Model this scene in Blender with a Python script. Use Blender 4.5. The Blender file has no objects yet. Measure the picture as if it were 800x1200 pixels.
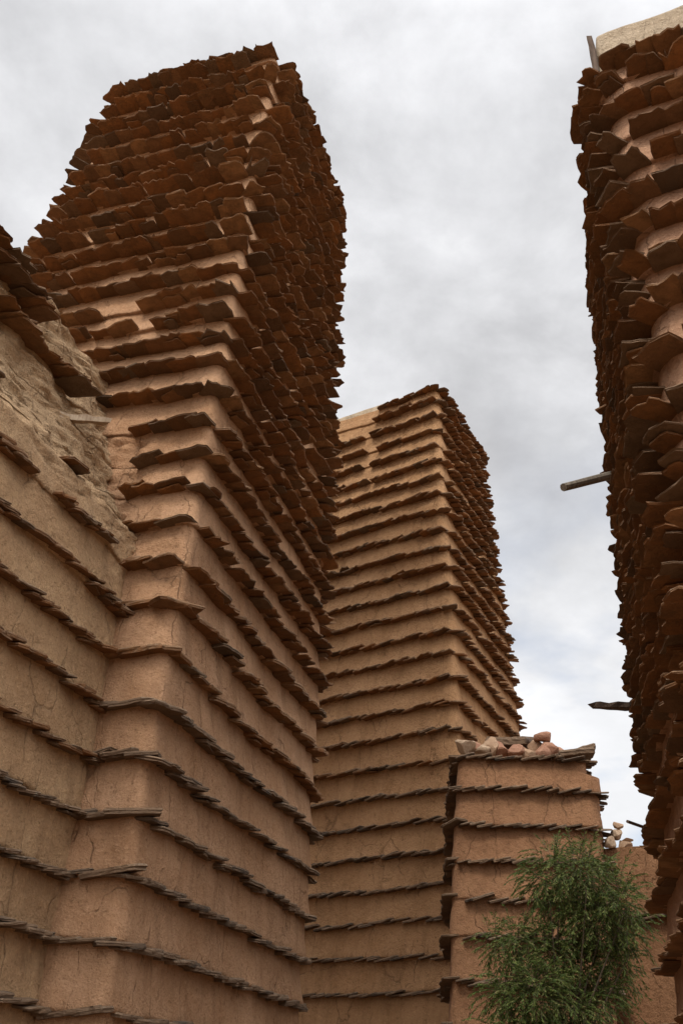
import bpy, math, random
from mathutils import Vector, Matrix, noise
R = math.radians
random.seed(11)
sc = bpy.context.scene
COL = sc.collection

# ------------------------------------------------------------------ camera
PITCH, ROLL, EYE = 31.0, 3.0, Vector((0, 0, 1.6))
cam = bpy.data.cameras.new('camera'); camo = bpy.data.objects.new('camera', cam); COL.objects.link(camo)
cam.sensor_fit = 'HORIZONTAL'; cam.sensor_width = 36; cam.lens = 54.0; cam.clip_start = 0.05; cam.clip_end = 5000
_f = Vector((0, math.cos(R(PITCH)), math.sin(R(PITCH)))); _u = Vector((0, -math.sin(R(PITCH)), math.cos(R(PITCH)))); _r = Vector((1, 0, 0))
RT = _r*math.cos(R(ROLL)) + _u*math.sin(R(ROLL)); UP = _u*math.cos(R(ROLL)) - _r*math.sin(R(ROLL)); FW = _f
M = Matrix(((RT.x, UP.x, -FW.x, EYE.x), (RT.y, UP.y, -FW.y, EYE.y), (RT.z, UP.z, -FW.z, EYE.z), (0, 0, 0, 1)))
camo.matrix_world = M
sc.camera = camo

def at(px, py, Y):
    """point of the real place seen at that spot of the photograph, Y metres in front of the eye"""
    d = RT*(px-400) + UP*(600-py) + FW*1200
    return EYE + d*(Y/d.y)

# ------------------------------------------------------------------ world and sun
SUN_EL, SUN_AZ = 52.0, 216.0          # azimuth clockwise from +Y (behind the camera, a little left)
w = bpy.data.worlds.new('World'); sc.world = w; w.use_nodes = True
nt = w.node_tree; nt.nodes.clear()
def N(t, kind, **kw):
    n = t.nodes.new(kind)
    for k, v in kw.items(): setattr(n, k, v)
    return n
def mth(t, op, a, b=None, c=None, clamp=False):
    n = t.nodes.new('ShaderNodeMath'); n.operation = op; n.use_clamp = clamp
    for i, v in enumerate((a, b, c)):
        if v is None: continue
        if isinstance(v, (int, float)): n.inputs[i].default_value = v
        else: t.links.new(v, n.inputs[i])
    return n.outputs[0]
def ramp(t, fac, stops, interp='LINEAR'):
    n = t.nodes.new('ShaderNodeValToRGB'); cr = n.color_ramp; cr.interpolation = interp
    while len(cr.elements) < len(stops): cr.elements.new(0.5)
    for e, (p, c) in zip(cr.elements, stops):
        e.position = p; e.color = (c, c, c, 1) if isinstance(c, (int, float)) else (*c, 1)
    t.links.new(fac, n.inputs[0]); return n.outputs[0]
def mix(t, fac, a, b, blend='MIX'):
    n = t.nodes.new('ShaderNodeMix'); n.data_type = 'RGBA'; n.blend_type = blend
    for i, v in ((0, fac), (6, a), (7, b)):
        if isinstance(v, (int, float)): n.inputs[i].default_value = v
        elif isinstance(v, tuple): n.inputs[i].default_value = (*v, 1)
        else: t.links.new(v, n.inputs[i])
    return n.outputs[2]
def noi(t, vec, scale, detail=4, rough=.55, dist=0.0):
    n = t.nodes.new('ShaderNodeTexNoise'); n.inputs['Scale'].default_value = scale; n.inputs['Detail'].default_value = detail
    n.inputs['Roughness'].default_value = rough; n.inputs['Distortion'].default_value = dist
    t.links.new(vec, n.inputs['Vector']); return n.outputs[0]

out = N(nt, 'ShaderNodeOutputWorld'); bg = N(nt, 'ShaderNodeBackground'); nt.links.new(bg.outputs[0], out.inputs[0])
sky = N(nt, 'ShaderNodeTexSky', sky_type='NISHITA', sun_disc=False); sky.sun_elevation = R(SUN_EL); sky.sun_rotation = R(SUN_AZ)
tc = N(nt, 'ShaderNodeTexCoord'); sep = N(nt, 'ShaderNodeSeparateXYZ'); nt.links.new(tc.outputs['Generated'], sep.inputs[0])
dz = mth(nt, 'ADD', mth(nt, 'MAXIMUM', sep.outputs[2], 0.0), .28)
comb = N(nt, 'ShaderNodeCombineXYZ')
nt.links.new(mth(nt, 'DIVIDE', sep.outputs[0], dz), comb.inputs[0]); nt.links.new(mth(nt, 'DIVIDE', sep.outputs[1], dz), comb.inputs[1])
comb.inputs[2].default_value = 3.7
cv = comb.outputs[0]
big = noi(nt, cv, 1.9, 4, .55, .1); fine = noi(nt, cv, 5.5, 9, .6, .15)
body = mth(nt, 'ADD', mth(nt, 'MULTIPLY', big, .60), mth(nt, 'MULTIPLY', fine, .40))
cl = ramp(nt, body, ((.37, (.395, .395, .41)), (.45, (.50, .502, .517)), (.53, (.635, .637, .655)), (.61, (.79, .795, .805))))
# overcast light: added fill glow behind the camera, off the sun; brighter horizon
GAZ = 165.0
glow_dir = Vector((math.sin(R(GAZ))*math.cos(R(SUN_EL)), math.cos(R(GAZ))*math.cos(R(SUN_EL)), math.sin(R(SUN_EL))))
dp = N(nt, 'ShaderNodeVectorMath', operation='DOT_PRODUCT'); nt.links.new(tc.outputs['Generated'], dp.inputs[0]); dp.inputs[1].default_value = glow_dir
glow = mth(nt, 'POWER', mth(nt, 'MAXIMUM', dp.outputs['Value'], 0.0), 2.7)
gain = mth(nt, 'MULTIPLY_ADD', glow, 3.4, 1.0)
hz = ramp(nt, sep.outputs[2], ((.0, 1.0), (.28, 1.0), (.62, .0)))
cl2 = mix(nt, mth(nt, 'MULTIPLY', hz, .68), cl, (.80, .81, .83))
cm = N(nt, 'ShaderNodeVectorMath', operation='SCALE'); nt.links.new(cl2, cm.inputs[0]); nt.links.new(gain, cm.inputs['Scale'])
skys = N(nt, 'ShaderNodeVectorMath', operation='SCALE'); nt.links.new(sky.outputs[0], skys.inputs[0]); skys.inputs['Scale'].default_value = .12
hole = ramp(nt, noi(nt, cv, 2.6, 5, .55, .2), ((.50, 0.0), (.66, .6)))
hole = mth(nt, 'MULTIPLY', hole, hz)
fin = mix(nt, hole, cm.outputs[0], skys.outputs[0])
nt.links.new(fin, bg.inputs[0]); bg.inputs[1].default_value = 1.0

sl = bpy.data.lights.new('sun', 'SUN'); sl.energy = 1.5; sl.angle = R(14); sl.color = (1, .94, .84)
so = bpy.data.objects.new('sun', sl); COL.objects.link(so); so.rotation_euler = (R(90-SUN_EL), 0, R(180-SUN_AZ))
vs = sc.view_settings; vs.view_transform = 'Standard'; vs.look = 'None'; vs.exposure = 0.36; vs.gamma = 1; vs.use_curve_mapping = False
sc.cycles.max_bounces = 8; sc.cycles.diffuse_bounces = 4

# ------------------------------------------------------------------ materials
def newmat(name):
    m = bpy.data.materials.new(name); m.use_nodes = True; t = m.node_tree; b = t.nodes['Principled BSDF']
    b.inputs['Specular IOR Level'].default_value = .18
    return m, t, b
def bump(t, h, strength, dist, prev=None):
    n = t.nodes.new('ShaderNodeBump'); n.inputs['Strength'].default_value = strength; n.inputs['Distance'].default_value = dist
    t.links.new(h, n.inputs['Height'])
    if prev is not None: t.links.new(prev, n.inputs['Normal'])
    return n.outputs[0]
def plaster(name, c0, c1, c2, crack=1.0, bk=1.0, pale_lit=None):
    m, t, b = newmat(name)
    geo = N(t, 'ShaderNodeNewGeometry'); P = geo.outputs['Position']
    mp = N(t, 'ShaderNodeMapping'); t.links.new(P, mp.inputs[0]); mp.inputs['Scale'].default_value = (3.2, 3.2, .5)
    streak = noi(t, mp.outputs[0], 1.6, 5, .6, .3)
    patch = noi(t, P, 1.1, 5, .6, .4); mid = noi(t, P, 7, 6, .65); lump = noi(t, P, 20, 4, .65); grain = noi(t, P, 55, 5, .7); grit = noi(t, P, 150, 2, .6)
    c = mix(t, ramp(t, patch, ((.35, 0.0), (.65, 1.0))), c0, c1)
    c = mix(t, ramp(t, mid, ((.40, 0.0), (.66, .9))), c, c2)
    c = mix(t, ramp(t, streak, ((.50, 0.0), (.68, .5))), c, tuple(.62*v for v in c0))
    c = mix(t, ramp(t, lump, ((.30, .75), (.42, 0.0))), c, tuple(.6*v for v in c0))
    c = mix(t, ramp(t, lump, ((.58, 0.0), (.72, .6))), c, tuple(min(1, 1.2*v) for v in c1))
    if pale_lit:        # crumbled part: paler mud, with light painted into its colour
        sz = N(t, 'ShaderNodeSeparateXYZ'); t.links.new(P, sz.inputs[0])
        hb = ramp(t, mth(t, 'MULTIPLY_ADD', mid, .12, mth(t, 'MULTIPLY_ADD', sz.outputs[2], .1, .44-.1*pale_lit[0])), ((.46, 0.0), (.56, .65)))
        c = mix(t, hb, c, mix(t, lump, tuple(.72*v for v in pale_lit[1]), pale_lit[1]))
    # pale straw and grit flecks, dark pits
    c = mix(t, ramp(t, grain, ((.58, 0.0), (.70, .6))), c, tuple(min(1, 1.45*v) for v in c1))
    c = mix(t, ramp(t, grain, ((.30, .8), (.40, 0.0))), c, tuple(.45*v for v in c0))
    # shrinkage cracks, mostly upright
    mc = N(t, 'ShaderNodeMapping'); t.links.new(P, mc.inputs[0]); mc.inputs['Scale'].default_value = (2.4, 2.4, .55)
    wob = N(t, 'ShaderNodeVectorMath', operation='MULTIPLY_ADD'); nn = N(t, 'ShaderNodeTexNoise'); nn.inputs['Scale'].default_value = 3.5; nn.inputs['Detail'].default_value = 6
    t.links.new(P, nn.inputs['Vector']); t.links.new(nn.outputs['Color'], wob.inputs[0]); wob.inputs[1].default_value = (.35, .35, .5); t.links.new(mc.outputs[0], wob.inputs[2])
    vo = N(t, 'ShaderNodeTexVoronoi', feature='DISTANCE_TO_EDGE'); vo.inputs['Scale'].default_value = 1.0; t.links.new(wob.outputs[0], vo.inputs['Vector'])
    cr = ramp(t, vo.outputs['Distance'], ((.0, 1.0), (.005, .8), (.014, 0.0)))
    cr = mth(t, 'MULTIPLY', cr, ramp(t, noi(t, P, 2.3, 4, .7), ((.43, 0.0), (.56, crack))))
    c = mix(t, mth(t, 'MULTIPLY', cr, .5), c, tuple(.35*v for v in c0))
    t.links.new(c, b.inputs['Base Color']); b.inputs['Roughness'].default_value = .95
    n0 = bump(t, mid, min(1, .8*bk), .07*bk); n1 = bump(t, lump, min(1, .8*bk), .035*bk, n0); n2 = bump(t, grain, .9, .022, n1); n3 = bump(t, grit, .6, .006, n2)
    inv = mth(t, 'SUBTRACT', 1.0, cr); n4 = bump(t, inv, .9, .012, n3)
    t.links.new(n4, b.inputs['Normal']); return m
PL_TALL = plaster('mud_plaster', (.365, .195, .098), (.465, .275, .158), (.41, .235, .128))
PL_MID = plaster('orange_mud_plaster', (.325, .172, .078), (.415, .238, .12), (.365, .204, .098), 1.0)
PL_T4 = plaster('pink_mud_plaster', (.37, .195, .11), (.46, .27, .165), (.41, .235, .14))
PL_RED = plaster('red_mud_plaster', (.265, .132, .066), (.335, .178, .092), (.295, .152, .078))
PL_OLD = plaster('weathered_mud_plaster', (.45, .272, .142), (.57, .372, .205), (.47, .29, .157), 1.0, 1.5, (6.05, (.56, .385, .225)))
PL_PALE = plaster('pale_lime_plaster', (.46, .36, .25), (.56, .45, .32), (.40, .31, .21), .7)

def slate_mat(name, tones):
    m, t, b = newmat(name)
    geo = N(t, 'ShaderNodeNewGeometry'); P = geo.outputs['Position']; rnd = geo.outputs['Random Per Island']
    k = len(tones); c = ramp(t, rnd, [((i+.0)/k, tones[i]) for i in range(k)], 'LINEAR')
    n1 = noi(t, P, 7, 6, .7); n2 = noi(t, P, 38, 5, .7)
    c = mix(t, ramp(t, n1, ((.40, 0.0), (.66, .65))), c, (.075, .042, .02))
    c = mix(t, ramp(t, n2, ((.60, 0.0), (.78, .4))), c, (.24, .155, .095))
    lich = noi(t, P, 23, 5, .7)
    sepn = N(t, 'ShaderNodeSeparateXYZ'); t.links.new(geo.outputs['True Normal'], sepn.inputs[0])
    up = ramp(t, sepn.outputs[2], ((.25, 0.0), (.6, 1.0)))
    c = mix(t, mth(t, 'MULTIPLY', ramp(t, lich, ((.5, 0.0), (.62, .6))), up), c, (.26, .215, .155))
    # sky light painted in with pale mud: upper faces and broken edges, not undersides
    lit_mud = ramp(t, mth(t, 'MULTIPLY_ADD', sepn.outputs[2], .5, .5), ((.30, 0.0), (.52, 1.0)))
    c = mix(t, mth(t, 'MULTIPLY', lit_mud, ramp(t, n1, ((.38, .06), (.64, .6)))), c, (.30, .195, .12))
    t.links.new(c, b.inputs['Base Color']); b.inputs['Roughness'].default_value = .82
    mp = N(t, 'ShaderNodeMapping'); t.links.new(P, mp.inputs[0]); mp.inputs['Scale'].default_value = (1, 1, 6)
    lay = noi(t, mp.outputs[0], 14, 5, .6)
    t.links.new(bump(t, n2, .8, .012, bump(t, lay, .8, .025)), b.inputs['Normal']); return m
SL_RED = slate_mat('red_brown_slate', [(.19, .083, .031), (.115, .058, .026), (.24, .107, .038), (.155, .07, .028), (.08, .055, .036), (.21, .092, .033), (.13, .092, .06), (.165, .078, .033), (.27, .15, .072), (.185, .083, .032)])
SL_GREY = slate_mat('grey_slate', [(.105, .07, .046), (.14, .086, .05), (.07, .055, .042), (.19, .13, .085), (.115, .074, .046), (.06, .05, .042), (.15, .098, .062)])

def wood(name, c0, c1):
    m, t, b = newmat(name); tcn = N(t, 'ShaderNodeTexCoord'); mp = N(t, 'ShaderNodeMapping'); t.links.new(tcn.outputs['Object'], mp.inputs[0])
    mp.inputs['Scale'].default_value = (14, 14, 1.2); n = noi(t, mp.outputs[0], 3, 6, .6, .4)
    t.links.new(mix(t, ramp(t, n, ((.35, 0.0), (.68, 1.0))), c0, c1), b.inputs['Base Color']); b.inputs['Roughness'].default_value = .85
    t.links.new(bump(t, n, .6, .006), b.inputs['Normal']); return m
WOOD_DARK = wood('dark_weathered_wood', (.06, .04, .028), (.14, .10, .075))
WOOD_GREY = wood('grey_weathered_wood', (.13, .11, .085), (.24, .20, .155))
WOOD_TAN = wood('tan_weathered_wood', (.24, .17, .11), (.38, .29, .20))

def stone_mat(name, c0, c1):
    m, t, b = newmat(name); tcn = N(t, 'ShaderNodeTexCoord'); P = tcn.outputs['Object']
    n1 = noi(t, P, 8, 6, .65); n2 = noi(t, P, 60, 4, .7)
    c = mix(t, ramp(t, n1, ((.35, 0.0), (.65, 1.0))), c0, c1)
    c = mix(t, ramp(t, n2, ((.28, .6), (.42, 0.0))), c, tuple(.5*v for v in c0))
    t.links.new(c, b.inputs['Base Color']); b.inputs['Roughness'].default_value = .9
    t.links.new(bump(t, n2, .6, .01, bump(t, n1, .6, .03)), b.inputs['Normal']); return m
ST_PALE = stone_mat('pale_stone', (.31, .215, .14), (.44, .325, .225))
ST_PINK = stone_mat('pink_stone', (.27, .135, .085), (.36, .20, .13))
ST_TAN = stone_mat('tan_stone', (.30, .19, .12), (.40, .27, .175))
ST_DARK = stone_mat('dark_stone', (.08, .06, .05), (.15, .11, .085))

# ------------------------------------------------------------------ object helpers
def link(o, parent=None, label=None, cat=None, group=None, kind=None):
    if o.name not in COL.objects: COL.objects.link(o)
    if parent is not None: o.parent = parent
    for k, v in (('label', label), ('category', cat), ('group', group), ('kind', kind)):
        if v: o[k] = v
    return o
def meshobj(name, V, F, mat, parent=None, smooth=False, **kw):
    me = bpy.data.meshes.new(name); me.from_pydata(V, [], F); me.update()
    if smooth: me.polygons.foreach_set('use_smooth', [True]*len(me.polygons))
    me.materials.append(mat)
    o = bpy.data.objects.new(name, me); return link(o, parent, **kw)
def thing(name, label, cat, group=None):
    return link(bpy.data.objects.new(name, None), None, label, cat, group)
def dirv(az): return Vector((math.sin(R(az)), math.cos(R(az)), 0))
def lerp_tab(tab, z):
    if z <= tab[0][0]: return Vector(tab[0][1:])
    for a, b in zip(tab, tab[1:]):
        if z <= b[0]:
            f = (z-a[0])/(b[0]-a[0]); return Vector(a[1:]).lerp(Vector(b[1:]), f)
    return Vector(tab[-1][1:])

def ring(corners, rad, counts, arc):
    """rounded quadrilateral: list of (point, outward normal); the same number of samples whatever its size"""
    cen = sum(corners, Vector((0, 0, 0)))/4; pts = []; n = 4
    data = []
    for i in range(n):
        p0, p, p1 = corners[i-1], corners[i], corners[(i+1) % n]
        a = (p0-p).normalized(); b = (p1-p).normalized(); ang = a.angle(b); r = rad[i]
        d = r/math.tan(ang/2); c = p + (a+b).normalized()*(r/math.sin(ang/2))
        data.append((p+a*d, p+b*d, c, r))
    for i in range(n):
        s, e, c, r = data[i]
        n0, n1 = (s-c).normalized(), (e-c).normalized()
        tot = n0.angle(n1); cross = 1 if n0.cross(n1).z > 0 else -1
        for k in range(arc+1):
            q = Matrix.Rotation(cross*tot*k/arc, 3, 'Z') @ n0
            pts.append((c+q*r, q.copy()))
        s2 = data[(i+1) % n][0]; m = counts[i]
        nn = (pts[-1][1] + (data[(i+1) % n][0]-data[(i+1) % n][2]).normalized()).normalized()
        for k in range(1, m):
            pts.append((e.lerp(s2, k/m), nn.copy()))
    return pts

def wav(seed, k, P):
    q = Vector((P.x, P.y, 0))
    return 0.055*noise.noise(q*.6 + Vector((seed, k*1.7, 3))) + .024*noise.noise(q*2.1 + Vector((k*2.3, seed, 9)))

def build_wall(parent, cfn, zs, rad, counts, arc, mat, seed, bulge=.05, rough=None, rows=8, rowfn=None, name='wall', amp=1.0, lean_top=None):
    """mud wall laid in bands: each band swells over the slates at its foot and tucks under the next course"""
    V, F = [], []; nring = None
    ts = [0, .05, .13, .24, .36, .48, .6, .72, .84, .93, 1.0]
    for k in range(len(zs)-1):
        tt = ts if not (rowfn and rowfn(zs[k])) else [i/20 for i in range(21)]
        for t in tt:
            z = zs[k] + (zs[k+1]-zs[k])*t
            pr = ring(cfn(z), rad, counts, arc); nring = len(pr)
            for P, n in pr:
                zz = z + wav(seed, k, P)*(1-t) + wav(seed, k+1, P)*t
                Q = Vector((P.x, P.y, zz))
                lo = noise.noise(Q*.9 + Vector((seed, 0, 0))); mi = noise.noise(Q*3.1 + Vector((0, seed, 0))); hi = noise.noise(Q*9 + Vector((0, 0, seed)))
                bl = bulge*(.8+.5*noise.noise(Q*1.4+Vector((seed, 5, k))))
                prof = bl*max(0, (1-t/.95))**1.4 - (.012 if t == 0 else 0)
                d = prof + amp*(.034*lo + .021*mi + .010*hi)
                if rough:
                    g = rough(Q)
                    if g > 0:
                        fr = noise.fractal(Q*1.7, .85, 2.1, 6); rd = noise.ridged_multi_fractal(Q*3.2, .9, 2.2, 5, 1.0, 2.0)
                        vd = noise.voronoi(Q*Vector((4.5, 4.5, 6.5)) + Vector((fr, fr, fr))*.35)[0]; lump = min(.42, vd[1]-vd[0])
                        d += g*(.10*fr + .03*(rd-1.2) + .08*(lump-.25) + .02*noise.noise(Q*11) - .04*max(0, 1-abs(noise.noise(Q*Vector((2.3, 2.3, 3.6))+Vector((7, fr*.3, 1))))*9) - .016*max(0, 1-abs(noise.noise(Q*6.1))*7)) - g*prof*.7
                V.append((P.x+n.x*d, P.y+n.y*d, zz))
    R_ = len(V)//nring
    for r in range(R_-1):
        for i in range(nring):
            j = (i+1) % nring
            F.append((r*nring+i, r*nring+j, (r+1)*nring+j, (r+1)*nring+i))
    F.append(tuple((R_-1)*nring+i for i in range(nring)))
    F = flip(V, F)
    return meshobj(name, V, F, mat, parent, smooth=True)
def flip(V, F):
    # the rings run clockwise seen from above: turn the faces outwards
    return [tuple(reversed(f)) for f in F] if CLOCK else F
CLOCK = True

def plate(V, F, org, t, n, wd, pr, th, droop, roll, yaw, back=.07, point=None, rnd=random):
    """one rough split slab: irregular chipped outline, two broken edge layers, tipped outwards and rolled onto its neighbour"""
    u = rnd.uniform
    if point is None: point = rnd.random() < .04
    hl, hr = u(.78, 1.0), u(.78, 1.0); wl, wr = u(.45, .53), u(.45, .53)
    o = [(-wd*.5, -back), (-wd*u(.47, .53), pr*hl*u(.35, .6)), (-wd*wl, pr*hl)]
    m_ = rnd.choice((2, 3, 3, 4)) if wd < .3 else rnd.choice((3, 4, 5))
    peak = u(-.25, .25)
    for i in range(m_):
        f = (i+.5+u(-.3, .3))/m_; x = -wl + (wl+wr)*f
        e = (1.22 - abs(x-peak)*1.5) if point else u(.86, 1.07)
        o.append((wd*x*.94, pr*e))
    o += [(wd*wr, pr*hr), (wd*u(.47, .53), pr*hr*u(.35, .6)), (wd*.5, -back)]
    fin_ = [o[0]]
    for (x0, y0), (x1, y1) in zip(o, o[1:]):
        L_ = math.hypot(x1-x0, y1-y0); q_ = max(1, int(L_/.055)) if y0 > -.02 or y1 > -.02 else 1
        for i_ in range(1, q_+1):
            f_ = i_/q_; jj = .009 if 0 < i_ < q_ else .004
            fin_.append((x0+(x1-x0)*f_+u(-jj, jj), y0+(y1-y0)*f_+u(-jj, jj)))
    o = fin_
    up = Vector((0, 0, 1))
    t = t.normalized(); n = n.normalized()
    Ry = Matrix.Rotation(yaw, 3, up); t = Ry @ t; n = Ry @ n
    Rr = Matrix.Rotation(roll, 3, n); t = Rr @ t; up = Rr @ up
    Rd = Matrix.Rotation(droop, 3, t); n = Rd @ n; up = Rd @ up
    b = len(V); m = len(o); cu = 0; cvv = pr*.35
    warp = u(-.10, .10); bend = u(-.05, .05)
    for lay, (h, s) in enumerate(((.5, u(.90, .97)), (.12, u(.99, 1.03)), (-.14, u(.95, 1.0)), (-.5, u(.93, .99)))):
        for (a, c) in o:
            sx = s*(1+u(-.02, .02)); sy = s*(1+u(-.03, .03)) if c > 0 else 1
            hh = th*h*(.75 + .25*(1 if c < pr*.5 else .6)) + warp*a*c*2 + bend*c*c
            q = org + t*(a*sx) + n*((c-cvv)*sy + cvv) + up*hh
            V.append((q.x, q.y, q.z))
    for lay in range(3):
        for i in range(m):
            j = (i+1) % m
            F.append((b+lay*m+i, b+lay*m+j, b+(lay+1)*m+j, b+(lay+1)*m+i))
    F.append(tuple(b+i for i in reversed(range(m)))); F.append(tuple(b+3*m+i for i in range(m)))

def course(parent, cfn, z, k, rad, seed, proj, mat, width=(.2, .36), gap=None, droop=(6, 18), roll=(7, 14), thick=(.018, .036), step=.68, keep=None, sink=.0):
    pr = ring(cfn(z), rad, (40, 40, 40, 40), 6)
    pts = [p for p, n in pr]; n_ = len(pts)
    cum = [0]
    for i in range(n_): cum.append(cum[-1] + (pts[(i+1) % n_]-pts[i]).length)
    tot = cum[-1]; V, F = [], []; runs = []; last = None; s = random.uniform(0, .2); idx = 0
    while s < tot:
        while cum[idx+1] < s: idx += 1
        f = (s-cum[idx])/max(1e-6, cum[idx+1]-cum[idx])
        P = pts[idx].lerp(pts[(idx+1) % n_], f); nn = pr[idx][1].lerp(pr[(idx+1) % n_][1], f).normalized()
        t = Vector((nn.y, -nn.x, 0))            # along the wall, to the viewer's left of the face
        wd = random.uniform(*(width(P) if callable(width) else width)); pj = (proj(P) if callable(proj) else proj)*random.choice((.84, .92, .96, 1, 1, 1.04, 1.08))*(1+.25*noise.noise(Vector((P.x*1.3, P.y*1.3, k*2.1+seed))))
        st = wd*step*random.uniform(.8, 1.2)
        Q = Vector((P.x, P.y, z + wav(seed, k, P) + random.uniform(-.016, .016) - sink))
        ok = True
        if gap and gap > 0 and noise.noise(Vector((P.x*1.6+seed, P.y*1.6, k*5.3))) > 1-gap*2: ok = False
        if keep and not keep(Q, k): ok = False
        if ok:
            dr = droop(P) if callable(droop) else droop
            if last is not None and s-last > .5 and V: runs.append((V, F)); V, F = [], []
            last = s
            plate(V, F, Q, t, nn, wd, pj, random.uniform(*thick), -R(random.uniform(*dr)), R(random.uniform(*roll))*ROLLSIGN, R(random.uniform(-7, 7)))
            if random.random() < .14:
                plate(V, F, Q+Vector((0, 0, -.03))+t*random.uniform(-.06, .06), t, nn, wd*.7, pj*.7, .018, -R(random.uniform(*dr)), R(random.uniform(-4, 10))*ROLLSIGN, R(random.uniform(-14, 14)))
        s += st
    if V: runs.append((V, F))
    for V, F in runs:
        if len(V) > 60: meshobj('slate_course', V, F, mat, parent)
ROLLSIGN = 1

# ------------------------------------------------------------------ ground
gv, gf = [], []
GX = [-2500, -600, -150, -50] + [i*2 for i in range(-12, 13)] + [50, 150, 600, 2500]
for j, y in enumerate(GX):
    for i, x in enumerate(GX):
        zz = .05*noise.noise(Vector((x*.4, y*.4, 0))) if abs(x) < 30 and abs(y) < 30 else 0
        gv.append((x, y, zz))
for j in range(len(GX)-1):
    for i in range(len(GX)-1):
        a = j*len(GX)+i; gf.append((a, a+1, a+len(GX)+1, a+len(GX)))
gm, gt, gb = newmat('red_earth')
gp = N(gt, 'ShaderNodeNewGeometry').outputs['Position']; g1 = noi(gt, gp, .8, 6, .6); g2 = noi(gt, gp, 22, 5, .7)
gc = mix(gt, g1, (.24, .14, .08), (.31, .20, .12)); gc = mix(gt, ramp(gt, g2, ((.55, 0.0), (.7, .5))), gc, (.46, .36, .26))
gt.links.new(gc, gb.inputs['Base Color']); gb.inputs['Roughness'].default_value = .95
gt.links.new(bump(gt, g2, .7, .03), gb.inputs['Normal'])
meshobj('ground', gv, gf, gm, smooth=True, kind='structure')

# ------------------------------------------------------------------ the tall tower, left of centre
A1 = [(0, -1.50, 7.95, 0), (2.7, -1.48, 8.02, 0), (4.5, -1.42, 8.02, 0), (6.3, -1.37, 8.16, 0), (8.1, -1.37, 8.52, 0), (9.9, -1.38, 8.98, 0), (11.7, -1.42, 9.40, 0), (13.5, -1.41, 9.80, 0), (15.3, -1.42, 10.03, 0), (17, -1.42, 10.2, 0)]
def c1(z):
    A = lerp_tab(A1, z); sB = 4.55 - .105*max(0, z-2.7) if z < 6.3 else 4.17 - .085*(z-6.3)
    sD = 3.3 if z < 11.3 else 3.3 - .10*(z-11.3)
    B = A + dirv(17.2)*sB; D = A + dirv(-71)*sD
    return [A, D, B+D-A, B]
Z1 = [0] + [2.7 + .45*k for k in range(-5, 30)] + [15.9]
random.seed(21)
t1 = thing('mudbrick_tower', 'tallest mud tower left of centre, banded with ragged red brown slates to its flat top', 'tower', 'slate banded mud towers')
def rough1(Q):
    A = lerp_tab(A1, Q.z); s = (Vector((Q.x, Q.y, 0))-A).dot(dirv(-71))
    g = min(1, max(0, (s-.62)/.2))*min(1, max(0, (7.75-Q.z)/.25))*min(1, max(0, (Q.z-5.9)/.25)) if s < 2.2 else 0
    return g*.9
RAD1 = (.08, .35, .3, .22)
build_wall(t1, c1, Z1, RAD1, (52, 26, 26, 74), 8, PL_TALL, 1.3, bulge=.065, rough=rough1, rowfn=lambda z: 5.8 < z < 7.6)
def keep1(Q, k):
    if rough1(Q) > .3: return False
    A = lerp_tab(A1, Q.z); v = Vector((Q.x, Q.y, 0))-A; s = v.dot(dirv(-71)); r = v.dot(dirv(17.2))
    if k == 35 and s > 1.7+.3*math.sin(r*9): return False
    if r < .25 and s > .1 and 7.6 < Q.z < 10.1: return noise.noise(Vector((s*1.5, k*7.7, 2.2))) < .27
    if Q.z > 10 and -.05 < s < .3 and r < .25 and noise.noise(Vector((k*3.7, 1.1, 4.4))) > .44: return False
    if r < .1 and s > 2.55 and Q.z > 12.4: return random.random() > .1
    return True
for k, z in enumerate(Z1[1:], 1):
    u = (z-2.7)/12.9
    pj = .10 + .195*min(1, max(0, u)*1.3)
    course(t1, c1, z, k, RAD1, 1.3, pj, SL_GREY if z < 4.7 else SL_RED, width=(.24, .5) if z < 6 else (.19, .36), gap=.0 if z < 4 else .05, keep=keep1, step=.62 if z < 5 else (.70 if z < 8 else .76), thick=(.024, .05) if z < 6 else (.016, .03),
           droop=(2, 11) if z < 5 else (-3, 4), roll=(1, 9) if z < 5 else ((3, 9) if z < 8 else (0, 6)))

# ------------------------------------------------------------------ the middle tower
A2 = [(0, 1.95, 13.6, 0), (5.4, 1.90, 14.55, 0), (6.75, 1.88, 14.65, 0), (8.1, 1.91, 14.95, 0), (9.45, 1.90, 15.3, 0), (10.8, 1.87, 15.7, 0), (12.15, 1.84, 16.1, 0), (13.5, 1.84, 16.5, 0), (15.2, 1.83, 16.9, 0)]
def c2(z):
    A = lerp_tab(A2, z); B = A + dirv(26.5)*(3.6 - .09*max(0, z-8)); D = A + dirv(-56)*3.6
    return [A, D, B+D-A, B]
Z2 = [0] + [5.4 + .45*k for k in range(-11, 21)] + [14.78]
random.seed(22)
t2 = thing('mudbrick_tower', 'orange mud tower standing farther back between the tallest tower and the small block', 'tower', 'slate banded mud towers')
RAD2 = (.10, .3, .3, .25)
build_wall(t2, c2, Z2, RAD2, (46, 20, 20, 46), 7, PL_MID, 4.1, bulge=.045)
def keep2(Q, k):
    A = lerp_tab(A2, Q.z); v = Vector((Q.x, Q.y, 0))-A; s = v.dot(dirv(-56)); r = v.dot(dirv(26.5))
    if r < .4 and Q.z > 12.2 and 1.4 < s < 1.62: return False
    if r < .4 and Q.z > 14.2 and s > 1.35: return False
    return True
for k, z in enumerate(Z2[1:], 1):
    course(t2, c2, z, k, RAD2, 4.1, .14 + .06*min(1, max(0, (z-5)/8)), SL_GREY if z < 6.2 else SL_RED, width=(.17, .33), gap=.03, keep=keep2, droop=(2, 10), roll=(6, 13), thick=(.018, .036), step=.66)

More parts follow.
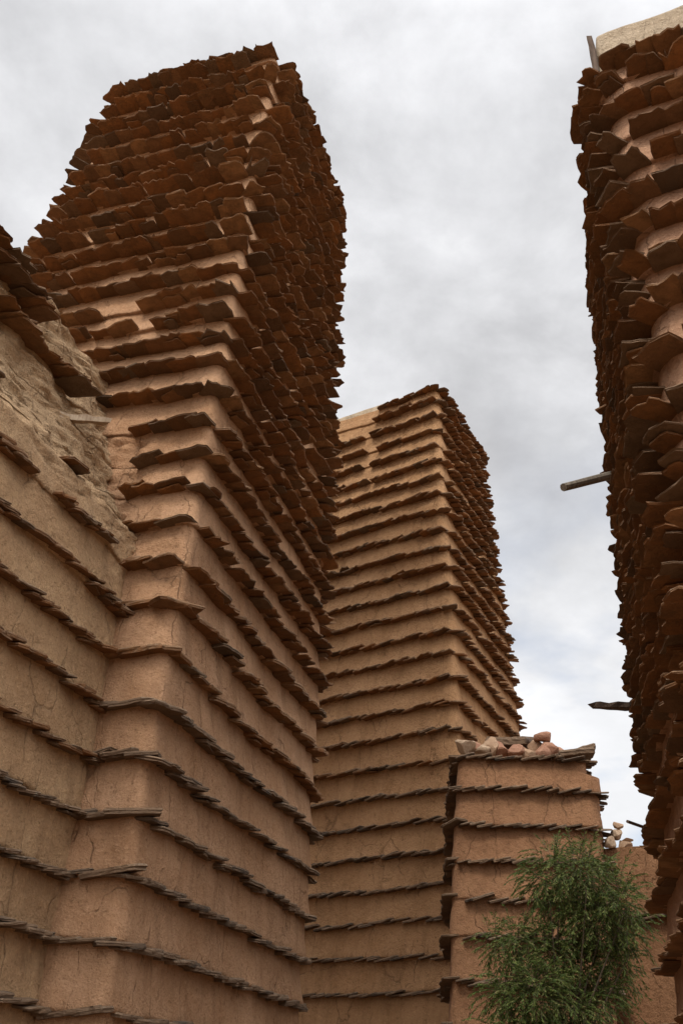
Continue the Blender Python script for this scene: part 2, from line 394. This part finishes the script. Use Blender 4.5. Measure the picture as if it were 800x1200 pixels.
# ------------------------------------------------------------------ the right tower, close by
A4 = [(0, 1.86, 4.35, 0), (3, 1.95, 4.75, 0), (5.1, 2.02, 5.08, 0), (6.07, 2.05, 5.2, 0), (8.9, 2.16, 5.82, 0), (10.5, 2.22, 6.1, 0)]
B4 = [(0, 2.86, 9.0, 0), (5, 2.86, 9.0, 0), (10.5, 2.92, 9.0, 0)]
def c4(z):
    A = lerp_tab(A4, z); B = lerp_tab(B4, z); D = A + dirv(118)*3.6
    return [A, B, B+D-A, D]
Z4 = [0] + [5.6 + .47*k for k in range(-11, 10)] + [10.12]
random.seed(24)
t4 = thing('mudbrick_tower', 'near tower at the right edge, shaggy with large slates under a pale parapet', 'tower', 'slate banded mud towers')
RAD4 = (.27, .3, .3, .3)
CLOCK = False
build_wall(t4, c4, Z4, RAD4, (60, 20, 20, 60), 10, PL_T4, 7.7, bulge=.06)
def side4(P, z, d): return P.y > lerp_tab(A4, z).y + d
def keep4(Q, k): return True
for k, z in enumerate(Z4[1:], 1):
    kw = dict(width=(lambda P: (.24, .44) if side4(P, z, .5) else (.17, .32)), thick=(.014, .026), step=.78, roll=(-1, 5))
    course(t4, c4, z, k, RAD4, 7.7, (lambda P: .25 if not side4(P, z, -.2) else (.25 if not side4(P, z, .6) else .16)), SL_RED, gap=.04, keep=keep4, droop=(-7, 4), **kw)
    if 4.4 < z < 10:      # the rounded alley corner is hung with a second, closer row between the courses
        course(t4, c4, z-.235, k+40, RAD4, 7.7, (lambda P: .23 if not side4(P, z, .6) else .15), SL_RED, keep=lambda Q, k: side4(Q, z, .0) and Q.y < 9.3 and Q.x < 3.3, droop=(-2, 6), **kw)
CLOCK = True

# ------------------------------------------------------------------ the small block
A3 = [(0, 1.36, 12.0, 0), (3, 1.47, 12.25, 0), (5.0, 1.57, 12.6, 0), (5.75, 1.66, 12.78, 0)]
def c3(z):
    A = lerp_tab(A3, z); B = A + dirv(97)*(1.60 if z > 5.5 else 1.76); dep = dirv(7)*1.35
    return [A, A+dep, B+dep, B]
Z3 = [0] + [5.72 - .45*k for k in range(11, -1, -1)]
random.seed(23)
t3 = thing('mudbrick_block', 'small low reddish mud block with loose stones on its flat top, behind the tree', 'building')
RAD3 = (.12, .15, .15, .15)
CLOCK = False
CLOCK = True
build_wall(t3, c3, Z3, RAD3, (22, 12, 22, 30), 5, PL_RED, 9.2, bulge=.03)
for k, z in enumerate(Z3[1:], 1):
    course(t3, c3, z, k, RAD3, 9.2, .13, SL_GREY, width=(.16, .30), droop=(2, 12), roll=(9, 17), thick=(.018, .034), step=.6)

# ------------------------------------------------------------------ the foreground house at the left edge
def c0(z):
    sd_ = .52 if z < 6.2 else (.52+(z-6.2)*.72 if z < 6.8 else .95+(z-6.8)*.22)
    P = lerp_tab(A1, z) + dirv(-71)*sd_ + dirv(19)*.06
    S = P + dirv(200)*13.0; Q = P + dirv(-70)*3.0
    return [P, S, S+Q-P, Q]
Z0 = [0] + [2.7 + .45*k for k in range(-5, 13)] + [8.45, 8.62]
random.seed(20)
t0 = thing('mudbrick_house', 'mud plastered house at the left edge, its upper corner crumbling against the tallest tower', 'house')
def rough0(Q):
    g = min(1, max(0, (Q.z-5.6+.3*noise.noise(Q*1.3))/.9))
    led = math.exp(-((Q.z-5.95-.05*math.sin(Q.y*5))/.12)**2)
    return g*(1-.35*led)
RAD0 = (.10, .3, .3, .15)
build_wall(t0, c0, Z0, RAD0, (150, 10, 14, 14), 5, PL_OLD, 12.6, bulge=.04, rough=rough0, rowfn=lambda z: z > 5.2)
def keep0(Q, k):
    s = 8.9-Q.y
    if Q.z > 8.3 and s < 1.75: return False
    if 7.95 < Q.z < 8.3 and s < 1.3: return False
    if 7.5 < Q.z < 7.95 and s < .85: return False
    if Q.z > 7.5 and random.random() < .14: return False
    if 5.6 < Q.z < 6.1 and s > 1.1: return noise.noise(Vector((Q.y*1.4, 3.3, 1))) > -.35
    if 6.1 < Q.z < 6.6 and s > 1.7: return noise.noise(Vector((Q.y*1.7, 8.3, 4))) > -.05
    if 5.6 < Q.z < 7.5: return noise.noise(Vector((Q.x*2, Q.y*2, k*3.3))) > .42
    return True
for k, z in enumerate(Z0[1:], 1):
    top = z > 7.5
    if z > 8.5: continue
    course(t0, c0, z, k, RAD0, .40 if top else .14, .30 if top else .13, SL_RED if z > 4 else SL_GREY, width=(.22, .40) if top else (.18, .36), keep=keep0, step=.5, droop=(3, 13) if top else (4, 12), roll=(4, 10), thick=(.016, .034) if top else (.02, .036))

# ------------------------------------------------------------------ small parts of the towers
def tube(V, F, a, b, r0, r1, sides=9, seed=0, rag=0.0):
    ax = (b-a).normalized(); x = ax.orthogonal().normalized(); y = ax.cross(x); b0 = len(V); m = 7
    for i in range(m):
        f = i/(m-1); c = a.lerp(b, f); r = r0+(r1-r0)*f
        for j in range(sides):
            th = 2*math.pi*j/sides; rr = r*(1+.10*noise.noise(Vector((math.cos(th)*1.5, math.sin(th)*1.5, f*3+seed))))
            q = c + (x*math.cos(th)+y*math.sin(th))*rr + (ax*random.uniform(-rag, rag) if i == m-1 else Vector())
            V.append(tuple(q))
    for i in range(m-1):
        for j in range(sides):
            k = (j+1) % sides; F.append((b0+i*sides+j, b0+i*sides+k, b0+(i+1)*sides+k, b0+(i+1)*sides+j))
    F.append(tuple(b0+j for j in reversed(range(sides)))); F.append(tuple(b0+(m-1)*sides+j for j in range(sides)))
def board(V, F, a, b, wv, hv, n=8, rag=.15, seed=0, taper=1.0):
    """weathered board from a to b; wv, hv half-width and half-thickness vectors; the far end splintered"""
    b0 = len(V)
    for i in range(n+1):
        f = i/n; c = a.lerp(b, f); tw = 1+(taper-1)*f
        for (p, q) in ((-1, -1), (1, -1), (1, 1), (-1, 1)):
            j1 = 1+rag*noise.noise(Vector((i*.9, p*2.3+seed, q)))
            e = (b-a)*(random.uniform(-.08, .04) if i == n else 0)
            V.append(tuple(c + wv*(p*tw*j1) + hv*q*j1 + e))
    for i in range(n):
        for j in range(4):
            k = (j+1) % 4; F.append((b0+i*4+j, b0+i*4+k, b0+(i+1)*4+k, b0+(i+1)*4+j))
    F.append((b0+3, b0+2, b0+1, b0)); F.append(tuple(b0+n*4+j for j in range(4)))
random.seed(31)
# pale parapet and its edge board on the near right tower
def c4p(z):
    A, B, C, D = c4(z); cen = (A+B+C+D)/4
    return [p + (cen-p)*0 for p in (A, B, C, D)]
CLOCK = False
build_wall(t4, c4p, [10.10, 10.45, 10.82], (.05, .2, .2, .2), (40, 20, 20, 40), 6, PL_PALE, 3.4, bulge=.012, amp=.7, name='parapet')
CLOCK = True
V, F = [], []
A = c4p(10.4)[0]; e0 = A + dirv(262)*.02
board(V, F, Vector((e0.x, e0.y, 10.02)), Vector((e0.x-.03, e0.y, 10.74)), dirv(208)*.07, dirv(298)*.025, seed=2)
meshobj('edge_board', V, F, WOOD_DARK, t4)
# beams that stick out of the alley side of the right tower
def out_beam(name, p_in, p_out, Y, mat, kind, r):
    V, F = [], []; a = at(*p_in, Y); b = at(*p_out, Y-.25)
    a = a + (a-b).normalized()*.5
    if kind == 'pole': tube(V, F, a, b, r, r*.92, seed=4)
    else: board(V, F, a, b, Vector((.1, .9, 0)).normalized()*r, Vector((0, 0, r*.35)), rag=.35, seed=7, taper=.45)
    return meshobj(name, V, F, mat, t4)
out_beam('wooden_spout', (700, 561), (660, 571), 8.2, WOOD_GREY, 'pole', .042)
out_beam('broken_plank', (731, 828), (692, 827), 8.4, WOOD_DARK, 'board', .065)
out_beam('thin_pole', (752, 969), (735, 963), 8.6, WOOD_DARK, 'pole', .014)
# pale parapet over the left face of the middle tower
V, F = [], []
A, D, C_, B = c2(14.8); e = (D-A).normalized(); nrm = dirv(214)
def c2p(z):
    p = A + e*1.15 - nrm*.05; q = A + e*3.5 - nrm*.05
    return [p, q, q - nrm*.4, p - nrm*.4]
build_wall(t2, c2p, [14.74, 14.9], (.08, .08, .08, .08), (30, 6, 30, 6), 4, PL_PALE, 5.5, bulge=.01, amp=.8, name='parapet')
# broken roof beam and a pale splinter at the crumbled corner of the house
def house_beam(name, p0, p1, Y0, Y1, r, mat):
    V, F = [], []; a = at(*p0, Y0); b = at(*p1, Y1); a = a + (a-b)*.25
    board(V, F, a, b, Vector((0, 0, r)), (b-a).normalized().cross(Vector((0, 0, 1)))*r*.9, rag=.4, seed=3, taper=.55)
    return meshobj(name, V, F, mat, t0)
house_beam('broken_beam', (64, 488), (126, 494), 7.75, 8.12, .045, WOOD_TAN)

# ------------------------------------------------------------------ low wall joining the small block to the right tower
random.seed(41)
BP = [Vector((3.2, 12.55, 0)), Vector((5.2, 11.2, 0))]
TOPW = at(715, 992, 12.2).z
def c5(z):
    d = (BP[1]-BP[0]).normalized(); nb = Vector((d.y, -d.x, 0)); nb = nb if nb.y > 0 else -nb
    return [BP[0], BP[0]+nb*.6, BP[1]+nb*.6, BP[1]]
t5 = thing('mud_wall', 'low ruined red mud wall closing the gap behind the tree, rubble on top', 'wall')
Z5 = [0, .5, 1.0, 1.5, 2.0, 2.5, at(745, 1068, 12.0).z, TOPW]
build_wall(t5, c5, Z5, (.12, .12, .12, .12), (36, 8, 36, 8), 4, PL_RED, 6.6, bulge=.03, amp=1.6)
for k in (2, 4, 6): course(t5, c5, Z5[k], k, (.12,)*4, 6.6, .12, SL_GREY, width=(.18, .32), droop=(2, 12), roll=(6, 14), thick=(.02, .036), step=.62)

# ------------------------------------------------------------------ loose stones and slabs
import bmesh
def stone(name, P, size, mat, label, seed, group, flat=1.0, az=0, cat='stone', sharp=.22, tilt=0, parent=None):
    bm = bmesh.new(); bmesh.ops.create_icosphere(bm, subdivisions=3, radius=.95)
    rs = random.Random(seed); planes = [(Vector((rs.gauss(0, 1), rs.gauss(0, 1), rs.gauss(0, 1))).normalized(), rs.uniform(.42, .72)) for _ in range(9)]
    for v in bm.verts:
        c = v.co.copy()
        for nrm_, d in planes:
            h = c.dot(nrm_)
            if h > d: c -= nrm_*(h-d)*(1-sharp*.3)
        c *= 1+.05*noise.noise(c*3+Vector((seed, 0, 0)))
        v.co = c
    lo = min(v.co.z for v in bm.verts)
    for v in bm.verts: v.co = Vector((v.co.x*size[0], v.co.y*size[1], (v.co.z-lo)*size[2]*flat))
    me = bpy.data.meshes.new(name); bm.to_mesh(me); bm.free(); me.materials.append(mat)
    o = bpy.data.objects.new(name, me); link(o, None, label, cat, group); o.location = P; o.rotation_euler = (tilt, 0, R(az)); return o
ZT = 5.79
gS = 'loose stones along the top of the small block'
row = [  # px, half width, half height, material, label
 (545, .105, .075, ST_PALE, 'largest pale stone, at the left end of the row on the small block'),
 (567, .070, .075, ST_PALE, 'second pale stone from the left end, small and rounded'),
 (576, .065, .095, ST_TAN, 'upright tan stone beside the two pale stones on the left'),
 (589, .060, .058, ST_PINK, 'small pink stone between the upright tan stone and a flat one'),
 (602, .075, .070, ST_PINK, 'pink stone left of the block middle, below the dark slab'),
 (618, .080, .066, ST_TAN, 'tan stone in the middle of the row on the small block'),
 (633, .085, .085, ST_PINK, 'bulky pink stone just right of the middle of the row'),
 (646, .075, .100, ST_PINK, 'blocky pink stone at the right end of the row, under the topmost stone')]
for i, (px, hw, hh, m_, lab) in enumerate(row):
    p = at(px, 885, 12.95); stone('loose_stone', Vector((p.x, 12.98+.04*random.uniform(-1, 1), ZT)), (hw*2.0, .17, hh*1.6), m_, lab, 50+i, gS, az=random.uniform(0, 180)*.2)
for i, (px, hw, hh, m_, lab) in enumerate((
 (557, .10, .09, ST_PINK, 'dull pink stone wedged behind the two pale stones on the left'),
 (583, .11, .11, ST_PINK, 'dull pink stone behind the upright tan stone'),
 (612, .12, .10, ST_PINK, 'flat pink stone behind the middle of the row, against the dark slab'),
 (627, .10, .12, ST_TAN, 'tan stone behind the bulky pink one'),
 (654, .12, .08, ST_PINK, 'low flat reddish stone beside the overhanging dark slab'))):
    p = at(px, 885, 13.15); stone('loose_stone', Vector((p.x, 13.12, ZT+.09)), (hw*1.15, .12, hh*1.1), m_, lab, 150+i, gS, az=35*i)
p = at(638, 868, 13.0)
stone('loose_stone', Vector((p.x, 13.0, ZT+.25)), (.16, .14, .10), ST_PINK, 'squarish topmost stone balanced on the right end of the row', 71, gS, az=10)
p = at(620, 868, 13.1)
stone('loose_stone', Vector((p.x, 13.12, ZT+.22)), (.09, .10, .08), ST_DARK, 'small dark stone just left of the squarish topmost stone', 72, gS)
def slab(P, wd, dp, th, label, seed, az=0, tilt=0, roll=0):
    V, F = [], []; rs = random.Random(seed)
    plate(V, F, Vector((0, 0, th*.5)), Vector((1, 0, 0)), Vector((0, -1, 0)), wd, dp, th, tilt, roll, 0, back=dp*.7, point=False, rnd=rs)
    o = meshobj('slate_slab', V, F, SL_GREY, None, label=label, cat='slab', group='big slabs lying on the small block'); o.location = P; o.rotation_euler.z = R(az); return o
p = at(595, 880, 13.3); slab(Vector((p.x, 13.35, ZT+.22)), .62, .25, .12, 'dark slab lying behind the middle stones on the small block', 5, tilt=R(-6))
p = at(672, 884, 12.95); slab(Vector((p.x, 12.95, ZT+.02)), .50, .22, .085, 'broad dark slab overhanging the right end of the small block', 6, tilt=R(-4), roll=R(10))
p = at(684, 878, 12.95); slab(Vector((p.x, 13.0, ZT+.10)), .28, .18, .06, 'smaller reddish slab leaning on top of the overhanging dark slab', 9, tilt=R(-14), roll=R(20))
# rubble on the low wall
gR = 'rubble on the low wall behind the tree'
for i, (px, py, hw, hh, m_, lab) in enumerate((
 (714, 988, .10, .085, ST_PALE, 'broad pale lump at the left of the rubble on the low wall'),
 (731, 990, .11, .08, ST_TAN, 'tan lump at the right of the rubble on the low wall'),
 (722, 978, .085, .075, ST_PALE, 'pale middle stone propping the round one on the low wall'),
 (723, 966, .055, .06, ST_TAN, 'small round stone perched highest on the low wall rubble'),
 (734, 980, .07, .03, ST_TAN, 'thin tan stone leaning right on the low wall rubble'))):
    p = at(px, py, 12.4); stone('rubble_stone', Vector((p.x, 12.4, p.z-.07)), (hw, .1, hh), m_, lab, 90+i, gR, az=20*i)

# ------------------------------------------------------------------ the tree in front of the small block
random.seed(51)
YT = 10.6
lm, lt, lb = newmat('feathery_leaf')
gi = N(lt, 'ShaderNodeNewGeometry'); rr = gi.outputs['Random Per Island']
lc = ramp(lt, rr, ((.0, (.045, .075, .018)), (.35, (.08, .12, .028)), (.7, (.13, .17, .042)), (.93, (.19, .21, .065)), (1.0, (.26, .21, .10))))
lt.links.new(lc, lb.inputs['Base Color']); lb.inputs['Roughness'].default_value = .55
tr = N(lt, 'ShaderNodeBsdfTranslucent'); lt.links.new(lc, tr.inputs[0]); ms = N(lt, 'ShaderNodeMixShader'); ms.inputs[0].default_value = .3
lt.links.new(lb.outputs[0], ms.inputs[1]); lt.links.new(tr.outputs[0], ms.inputs[2]); lt.links.new(ms.outputs[0], lt.nodes['Material Output'].inputs[0])
bark = wood('grey_bark', (.06, .045, .03), (.12, .09, .06))
tb = at(650, 1200, YT); tree = thing('pepper_tree', 'feathery green drooping tree in front of the small mud block', 'tree')
TV, TF = [], []; LV, LF = [], []; WV, WF = [], []
base = Vector((tb.x, YT, 0)); fork = Vector((tb.x+.05, YT, 1.5))
tube(TV, TF, base - Vector((0, 0, .1)), fork, .13, .09, 10)
def leaf(p, d, ln, wd_):
    d = d.normalized(); s_ = d.cross(Vector((random.gauss(0, 1), random.gauss(0, 1), random.gauss(0, 1))))
    if s_.length < 1e-3: return
    s_.normalize(); b = len(LV); m_ = p + d*ln*.5 + Vector((0, 0, -.004))
    LV.extend((tuple(p), tuple(m_+s_*wd_), tuple(p+d*ln), tuple(m_-s_*wd_))); LF.append((b, b+1, b+2, b+3))
def twig(p, d, ln):
    n_ = max(5, int(ln/.022)); q = p.copy(); d = d.normalized(); pts = [q.copy()]
    for i in range(n_):
        d = (d + Vector((random.gauss(0, .05), random.gauss(0, .05), -.085))).normalized(); q = q + d*(ln/n_); pts.append(q.copy())
        if i > n_*.15:
            side = d.cross(Vector((0, 0, 1)))
            if side.length < .1: side = Vector((random.gauss(0, 1), random.gauss(0, 1), 0))
            side.normalize()
            for sg in (-1, 1):
                if random.random() < .82: leaf(q, d*.75 + side*sg*random.uniform(.3, .8) + Vector((random.gauss(0, .2), random.gauss(0, .2), -.25)), random.uniform(.03, .062), random.uniform(.0042, .0075))
    b = len(WV)
    for i in range(0, len(pts)-1, 3):
        a_, c_ = pts[i], pts[min(i+3, len(pts)-1)]; k = len(WV); e_ = Vector((.0028, .0028, 0))
        WV.extend((tuple(a_-e_), tuple(a_+e_), tuple(c_+e_*.8), tuple(c_-e_*.8))); WF.append((k, k+1, k+2, k+3))
lobes = [(652, 1018, .20), (636, 1034, .16), (683, 1020, .20), (706, 1036, .22), (728, 1056, .16), (668, 1058, .24), (698, 1078, .28), (728, 1092, .16),
 (608, 1108, .20), (582, 1104, .11), (640, 1110, .22), (680, 1132, .28), (716, 1132, .20), (594, 1165, .20), (628, 1168, .28), (668, 1188, .28), (704, 1170, .18),
 (606, 1230, .28), (660, 1250, .36), (625, 1310, .36), (700, 1270, .24), (680, 1340, .36)]
for (px, py, rad) in lobes:
    c_ = at(px, py, YT + random.uniform(-.35, .35))
    knot = c_ + Vector((random.uniform(-.1, .1), random.uniform(-.1, .1), -.15))
    mid_ = fork.lerp(knot, .5) + Vector((random.uniform(-.15, .15), random.uniform(-.15, .15), .12))
    tube(TV, TF, fork, mid_, .02, .011, 6, seed=px); tube(TV, TF, mid_, knot, .011, .004, 5, seed=px)
    for i in range(int(180*(rad/.25)**2)):
        o_ = Vector((random.gauss(0, 1), random.gauss(0, 1), random.gauss(0, 1))).normalized()*rad*random.uniform(.1, .78)
        p_ = c_ + o_; dd = (o_.normalized() + Vector((random.gauss(0, .4), random.gauss(0, .4), random.uniform(-.1, .8)))).normalized()
        twig(p_, dd, random.uniform(.16, .38))
meshobj('trunk', TV, TF, bark, tree, smooth=True)
cr_ = meshobj('crown', LV, LF, lm, tree)
meshobj('twigs', WV, WF, bark, tree)
print('tree leaves', len(LF))
